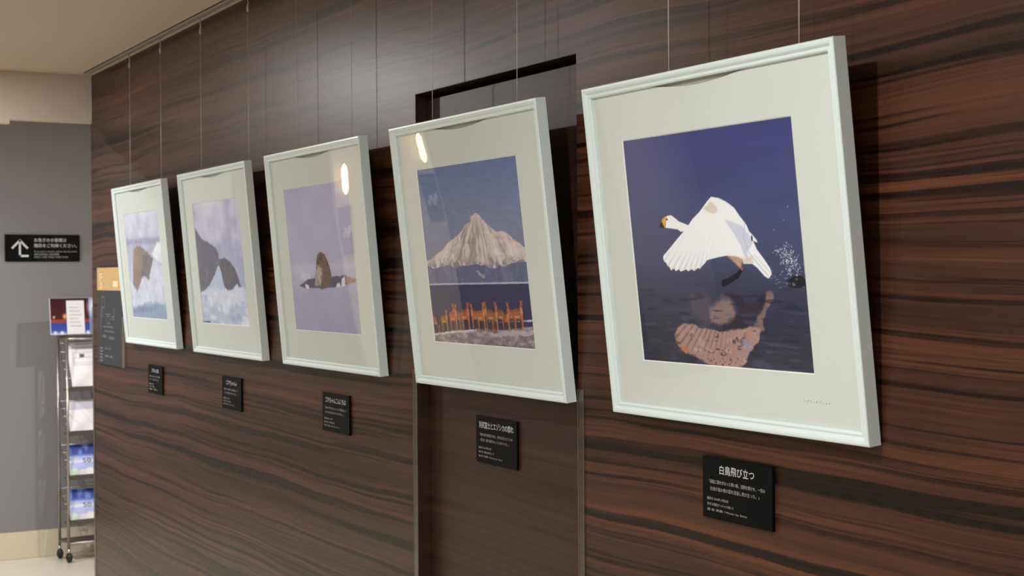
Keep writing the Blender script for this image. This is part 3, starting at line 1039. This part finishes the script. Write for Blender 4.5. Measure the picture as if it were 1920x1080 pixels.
# ------------------------------------------------------------------ caption labels
LW, LH, LT = 0.200, 0.112, 0.006
CAPTIONS = [
    (-5.806, 1.183, 0, 'ゴマちゃんの群', 0.095, ('流氷の上にあがった大きな体を', 'ゆっくり休めていた。'), ('撮影日', '場 所', '撮 影'), 'small black caption label below the brown-rock picture'),
    (-4.872, 1.190, 0, 'ゴマちゃん♪', 0.110, ('流氷のすき間から顔を出して、', 'こちらを見つめていた。'), ('撮影日 2月', '場 所 宗谷', '撮 影 斉藤 / Photo by Saito'), 'small black caption label below the grey-cliffs picture'),
    (-3.950, 1.194, 0, 'ゴマちゃんこんにちは', 0.150, ('「流氷の穴からひょっこりと顔を出して', 'あたりをながめるゴマフアザラシ。」'), ('撮影日 3月', '場 所 宗谷湾', '撮 影 斉藤 / Photo by Saito'), 'small black caption label below the seal picture'),
    (-3.052, 1.194, 1, '利尻富士とエゾシカの群れ', 0.168, ('「夜明け前の利尻富士を背に、朝日を浴びたエゾシカの', '群れが、波打ち際をゆっくりと歩いていた。」'), ('撮影日 2015年12月', '場 所 稚内市にて', '撮 影 斉藤 / Photo by Saito'), 'small black caption label on the door below the deer picture'),
    (-2.098, 1.1965, 0, '白鳥飛び立つ', 0.099, ('「湖面に薄氷がはった寒い朝、羽根を輝かせ、一羽の', '白鳥が遥か南の国を目指し飛び立った。」'), ('撮影日 2016年11月25日', '場 所 浜頓別クッチャロ湖にて', '撮 影 斉藤 / Photo by Saito'), 'small black caption label below the swan picture'),
]
for (cx, zt, ondoor, title, tw, lines, info, label) in CAPTIONS:
    y = 0.034 if ondoor else 0.0
    r = empty('caption_label', (cx, y, zt - LH))
    tag(r, label, 'label', 'caption labels below the pictures')
    MB().box(-LW / 2, LW / 2, -LT, -0.0002, 0, LH, 0.0006).build('board', M['black'], r)
    ty = -LT - 0.0004
    text(title, r, 0.001, LH * 0.815, tw, 0.0165, M['white_ink'], 'title_lettering', ty, 'C')
    for j, ln in enumerate(lines):
        text(ln, r, -0.080 + 0.004 * j, LH * (0.605 - 0.115 * j), (0.160, 0.140)[j] if len(ln) > 15 else (0.150, 0.125)[j], 0.0072, M['grey_ink'], 'caption_lettering', ty)
    for j, ln in enumerate(info):
        text(ln, r, -0.086, LH * (0.325 - 0.092 * j), (0.062 if j == 0 else 0.078 if j == 1 else 0.116), 0.0054, M['grey_ink'], 'caption_lettering', ty)

# ------------------------------------------------------------------ floor guide plaque, half behind the farthest picture
p = empty('guide_plaque', (-6.71, 0, 1.15))
tag(p, 'dark grey floor guide plaque with a gold top, partly behind the farthest picture', 'sign')
GW, GH = 0.425, 0.428
MB().box(0, GW, -0.010, -0.0002, 0, GH, 0.001).build('board', M['slate'], p)
MB().box(0.0005, GW - 0.0005, -0.0112, -0.0101, GH * 0.765, GH - 0.0005).build('gold_panel', M['gold'], p)
MB().box(GW - 0.0002, GW + 0.0012, -0.0108, -0.0004, 0.0, GH * 0.5).build('edge_strip', M['grey_ink'], p)
text('F', p, 0.05, GH * 0.90, 0.05, 0.034, M['pale_gold'], 'floor_lettering', -0.0116)
text('3', p, 0.05, GH * 0.815, 0.04, 0.030, M['pale_gold'], 'floor_lettering', -0.0116)
MB().box(0.28, 0.36, -0.0116, -0.0113, GH * 0.80, GH * 0.86).build('pale_square', M['pale_gold'], p)
mp = MB()
for (a, b, c, d) in ((0.08, 0.13, 0.25, 0.30), (0.07, 0.10, 0.21, 0.25), (0.14, 0.24, 0.22, 0.225), (0.16, 0.22, 0.18, 0.215), (0.24, 0.30, 0.20, 0.215), (0.28, 0.30, 0.22, 0.25),
                     (0.10, 0.28, 0.165, 0.17), (0.12, 0.30, 0.145, 0.15), (0.09, 0.16, 0.12, 0.13), (0.20, 0.30, 0.115, 0.125), (0.06, 0.065, 0.13, 0.25)):
    for (e0, e1, g0, g1) in ((a, b, c, c + 0.003), (a, b, d - 0.003, d), (a, a + 0.003, c, d), (b - 0.003, b, c, d)):
        mp.box(e0, e1, -0.0106, -0.0101, g0, g1)
mp.build('floor_map', M['map_ink'], p)
for j in range(5):
    MB().box(0.04, 0.09, -0.0106, -0.0101, 0.068 - j * 0.014, 0.074 - j * 0.014).build('map_key', M['map_ink'], p)
text('エレベーター', p, 0.13, 0.072, 0.10, 0.011, M['grey_ink'], 'key_lettering', -0.0106)
text('非常口・階段', p, 0.13, 0.038, 0.13, 0.011, M['grey_ink'], 'key_lettering', -0.0106)

# ------------------------------------------------------------------ direction sign on the grey wall
s = empty('direction_sign', (X_GREY, 0.094, 1.626), (0, 0, math.pi / 2))
tag(s, 'black sign with a white bent arrow and Japanese lettering on the grey wall', 'sign')
SW, SH = 0.402, 0.148
MB().box(-SW / 2, SW / 2, -0.010, -0.0002, 0, SH, 0.003).build('board', M['black'], s)
ar = MB()
zt = SH * 0.80


def bar(x0, z0, x1, z1, w):
    dx, dz = x1 - x0, z1 - z0
    l = math.hypot(dx, dz)
    nx, nz = -dz / l * w / 2, dx / l * w / 2
    ar.add([(x0 + nx, -0.0104, z0 + nz), (x0 - nx, -0.0104, z0 - nz), (x1 - nx, -0.0104, z1 - nz), (x1 + nx, -0.0104, z1 + nz)], [(0, 1, 2, 3)])


ax = -SW / 2 + SW * 0.195
bar(ax, SH * 0.17, ax, SH * 0.79, 0.011)
bar(ax - 0.0055, SH * 0.205, ax + 0.046, SH * 0.205, 0.011)
bar(ax - 0.042, SH * 0.48, ax + 0.003, SH * 0.80, 0.011)
bar(ax + 0.042, SH * 0.48, ax - 0.003, SH * 0.80, 0.011)
ar.build('arrow', M['white_ink'], s)
tx = -SW / 2 + SW * 0.385
text('お急ぎのお客様は', s, tx, SH * 0.795, SW * 0.43, 0.0215, M['white_ink'], 'lettering', -0.0104)
text('階段をご利用ください。', s, tx, SH * 0.59, SW * 0.57, 0.0215, M['white_ink'], 'lettering', -0.0104)
text('If you are in a hurry, please use the stairs', s, tx, SH * 0.365, SW * 0.57, 0.0125, M['grey_ink'], 'lettering', -0.0104)
text('赶时间的客人请走楼梯', s, tx, SH * 0.265, SW * 0.33, 0.0115, M['grey_ink'], 'lettering', -0.0104)
text('바쁘신 고객은 계단을 이용해 주세요', s, tx, SH * 0.16, SW * 0.45, 0.0115, M['grey_ink'], 'lettering', -0.0104)

# ------------------------------------------------------------------ brochure rack on castors
RW, RD = 0.44, 0.15
rack = empty('brochure_rack', (-8.105, 0.164, 0), (0, 0, math.radians(96)))
tag(rack, 'chrome wire brochure rack on black castors against the grey wall', 'rack')
for (x, y) in ((0, 0), (RW, 0), (0, RD), (RW, RD)):
    MB().tube([(x, y, 0.070), (x, y, 1.215)], 0.0075, 12).build('post', M['steel'], rack, True)
    cs = MB()
    prof = [0.010, 0.024, 0.027, 0.027, 0.024, 0.010]
    cs.tube([(x - 0.016 + 0.0064 * i, y - 0.004, 0.0272) for i in range(6)], prof, 18)
    c = cs.build('castor', M['rubber'], rack, True)
    MB().tube([(x, y, 0.078), (x, y, 0.05), (x, y - 0.002, 0.032)], [0.007, 0.009, 0.012], 10).build('fork', M['steel'], c, True)
TRAYS = [(0.942, 1.178), (0.703, 0.862), (0.465, 0.623), (0.223, 0.387)]
for i, (z0, z1) in enumerate(TRAYS):
    t = MB().box(0.004, RW - 0.004, -0.012, 0.075, z0 - 0.016, z0 - 0.010)
    t.box(0.004, RW - 0.004, -0.014, -0.011, z0 - 0.020, z0 + 0.006)
    tr = t.build('tray', M['tray'], rack)
    nw = 6 if i == 0 else 5
    for j in range(nw):
        q = j / (nw - 1)
        z = z0 + (z1 - z0) * q
        y = 0.035 + 0.085 * q
        MB().tube([(0.0, y, z), (RW, y, z)], 0.0026, 8).build('tray_wire', M['steel'], tr, True)
    for x in (0.0, RW):
        MB().tube([(x, -0.010, z0 - 0.01), (x, 0.03, z0 - 0.004), (x, 0.125, z1 + 0.004)], 0.003, 8).build('tray_side', M['steel'], tr, True)
for z in (1.205, 0.100):
    MB().tube([(0, 0, z), (RW, 0, z)], 0.007, 10).build('cross_bar', M['steel'], rack, True)
    MB().tube([(0, RD, z), (RW, RD, z)], 0.007, 10).build('cross_bar', M['steel'], rack, True)
    for x in (0, RW):
        MB().tube([(x, 0, z), (x, RD, z)], 0.006, 10).build('cross_bar', M['steel'], rack, True)
MB().box(0.0, RW, 0.0, RD, 0.106, 0.110).build('bottom_shelf', M['tray'], rack)
MB().box(0.0, RW, -0.006, RD, 1.213, 1.228, 0.002).build('top_ledge', M['tray'], rack)
for z in (0.58, 0.34, 0.82):
    MB().tube([(0, 0, z), (0, RD, z)], 0.005, 8).build('cross_bar', M['steel'], rack, True)

RMAT = Matrix.Translation((-8.105, 0.164, 0)) @ Matrix.Rotation(math.radians(96), 4, 'Z')


def leaflet(x, y, z, lean, twist, ink, w, h, name, label, cat, group, thick=0.006):
    """a sheaf of leaflets leaning in a tray: local x right, -y front"""
    o = empty(name, (0, 0, 0))
    o.matrix_world = RMAT @ Matrix.Translation((x, y, z)) @ Matrix.Rotation(twist, 4, 'Y') @ Matrix.Rotation(-lean, 4, 'X')
    tag(o, label, cat, group)
    MB().box(0, w, -thick, 0, 0, h, 0.0004).build('paper_sheaf', M['paper'], o)
    ink.sheet('cover_print', 0.0006, w - 0.0006, 0.0006, h - 0.0006, -thick - 0.0004, o, M['ink'], 1.1)
    return o


def ink_form():
    k = Ink(60, 70, 11)
    k.grad([(0, (238, 236, 244)), (1, (238, 236, 244))])
    for v in (0.55, 0.66, 0.77, 0.88):
        k.line([(0.1, v), (0.95, v)], 0.02, (196, 194, 206), 0.7)
    k.line([(0.1, 0.5), (0.1, 0.88), (0.9, 0.88), (0.9, 0.5), (0.1, 0.5)], 0.02, (186, 186, 200), 0.8)
    k.poly([(0.25, 0.66), (0.36, 0.66), (0.36, 0.74), (0.25, 0.74)], (70, 72, 90), 0.9)
    k.line([(0.2, 0.96), (0.8, 0.96)], 0.03, (150, 150, 166), 0.6)
    return k


def ink_plain():
    k = Ink(50, 60, 12)
    k.grad([(0, (240, 238, 246)), (0.7, (234, 232, 240)), (0.72, (196, 196, 208)), (1, (204, 204, 216))])
    k.line([(0.3, 0.7), (0.55, 0.2)], 0.015, (206, 204, 214), 0.8)
    return k


def ink_blue(seed):
    k = Ink(80, 76, seed)
    k.grad([(0, (200, 204, 236)), (0.3, (186, 194, 240)), (0.6, (172, 182, 236)), (0.7, (70, 88, 168)), (1, (40, 52, 120))])
    n = k.noise(6, 2, 2)
    k.put(np.clip((n - 0.5) * 5, 0, 1) * (k.V > 0.68), (120, 150, 216), 0.8)
    k.poly([(0, 0.42), (1, 0.42), (1, 0.52), (0, 0.52)], (224, 226, 248), 0.8)
    for (u, v, c) in ((0.12, 0.13, (206, 226, 206)), (0.36, 0.10, (240, 234, 244)), (0.55, 0.14, (244, 240, 248)), (0.78, 0.12, (240, 170, 190)), (0.93, 0.16, (246, 236, 240))):
        k.blob(u, v, 0.15, 0.14, c, 0.95, 3)
    k.blob(0.16, 0.55, 0.12, 0.05, (206, 196, 190), 0.7, 2)
    return k


leaflet(0.035, 0.020, 0.935, 0.30, -0.03, ink_form(), 0.24, 0.255, 'leaflet_stack', 'white form sheets leaning in the top tray of the brochure rack', 'leaflets', 'leaflets in the brochure rack')
leaflet(0.020, 0.020, 0.696, 0.30, -0.02, ink_plain(), 0.24, 0.175, 'leaflet_stack', 'plain white leaflets in the second tray of the brochure rack', 'leaflets', 'leaflets in the brochure rack')
for (z, nm, sd) in ((0.458, 'third', 21), (0.216, 'bottom', 22)):
    o = leaflet(0.018, 0.020, z, 0.30, 0.01, ink_blue(sd), 0.20, 0.175, 'leaflet_stack', 'blue leaflets with pale flowers in the %s tray of the brochure rack' % nm, 'leaflets', 'leaflets in the brochure rack')
    text('50', o, 0.075, 0.085, 0.045, 0.024, M['slate'], 'number_lettering', -0.0072)

# glossy poster stand on the rack's top ledge
o = empty('poster_stand', (0, 0, 0))
o.matrix_world = RMAT @ Matrix.Translation((-0.088, -0.004, 1.2285)) @ Matrix.Rotation(-0.10, 4, 'X')
tag(o, 'glossy landscape poster stand with a night scene and a white sheet on the rack', 'poster')
MB().box(0, 0.46, -0.004, 0.004, 0, 0.198, 0.001).build('panel', M['paper'], o)
k = Ink(170, 76, 31)
k.grad([(0, (180, 190, 216)), (0.10, (60, 84, 160)), (0.30, (52, 70, 150)), (0.34, (150, 66, 64)), (0.40, (150, 66, 64)), (0.44, (72, 36, 40)), (1.0, (62, 28, 34))])
k.blob(0.17, 0.50, 0.035, 0.10, (236, 176, 96), 0.9, 1.5)
k.blob(0.04, 0.48, 0.018, 0.05, (240, 206, 176), 0.9, 1.5)
k.poly([(0.46, 0), (1, 0), (1, 1), (0.46, 1)], (122, 136, 172), 1)
k.blob(0.52, 0.75, 0.10, 0.35, (226, 230, 244), 0.9, 1.5)  # glare on the glossy poster, painted into the print colour
for u in (0.05, 0.13, 0.33, 0.44):
    k.blob(u, 0.05, 0.03, 0.07, (236, 236, 244), 0.9, 1.5)
k.sheet('night_print', 0.001, 0.459, 0.001, 0.197, -0.0046, o, M['gloss_ink'], 1.1)
MB().box(0.088, 0.185, -0.0062, -0.0050, 0.004, 0.184).build('white_sheet', M['paper'], o)
for j in range(6):
    MB().box(0.102, 0.170 - 0.01 * (j % 3), -0.0066, -0.0063, 0.045 + j * 0.02, 0.048 + j * 0.02).build('print_line', M['grey_ink'], o)
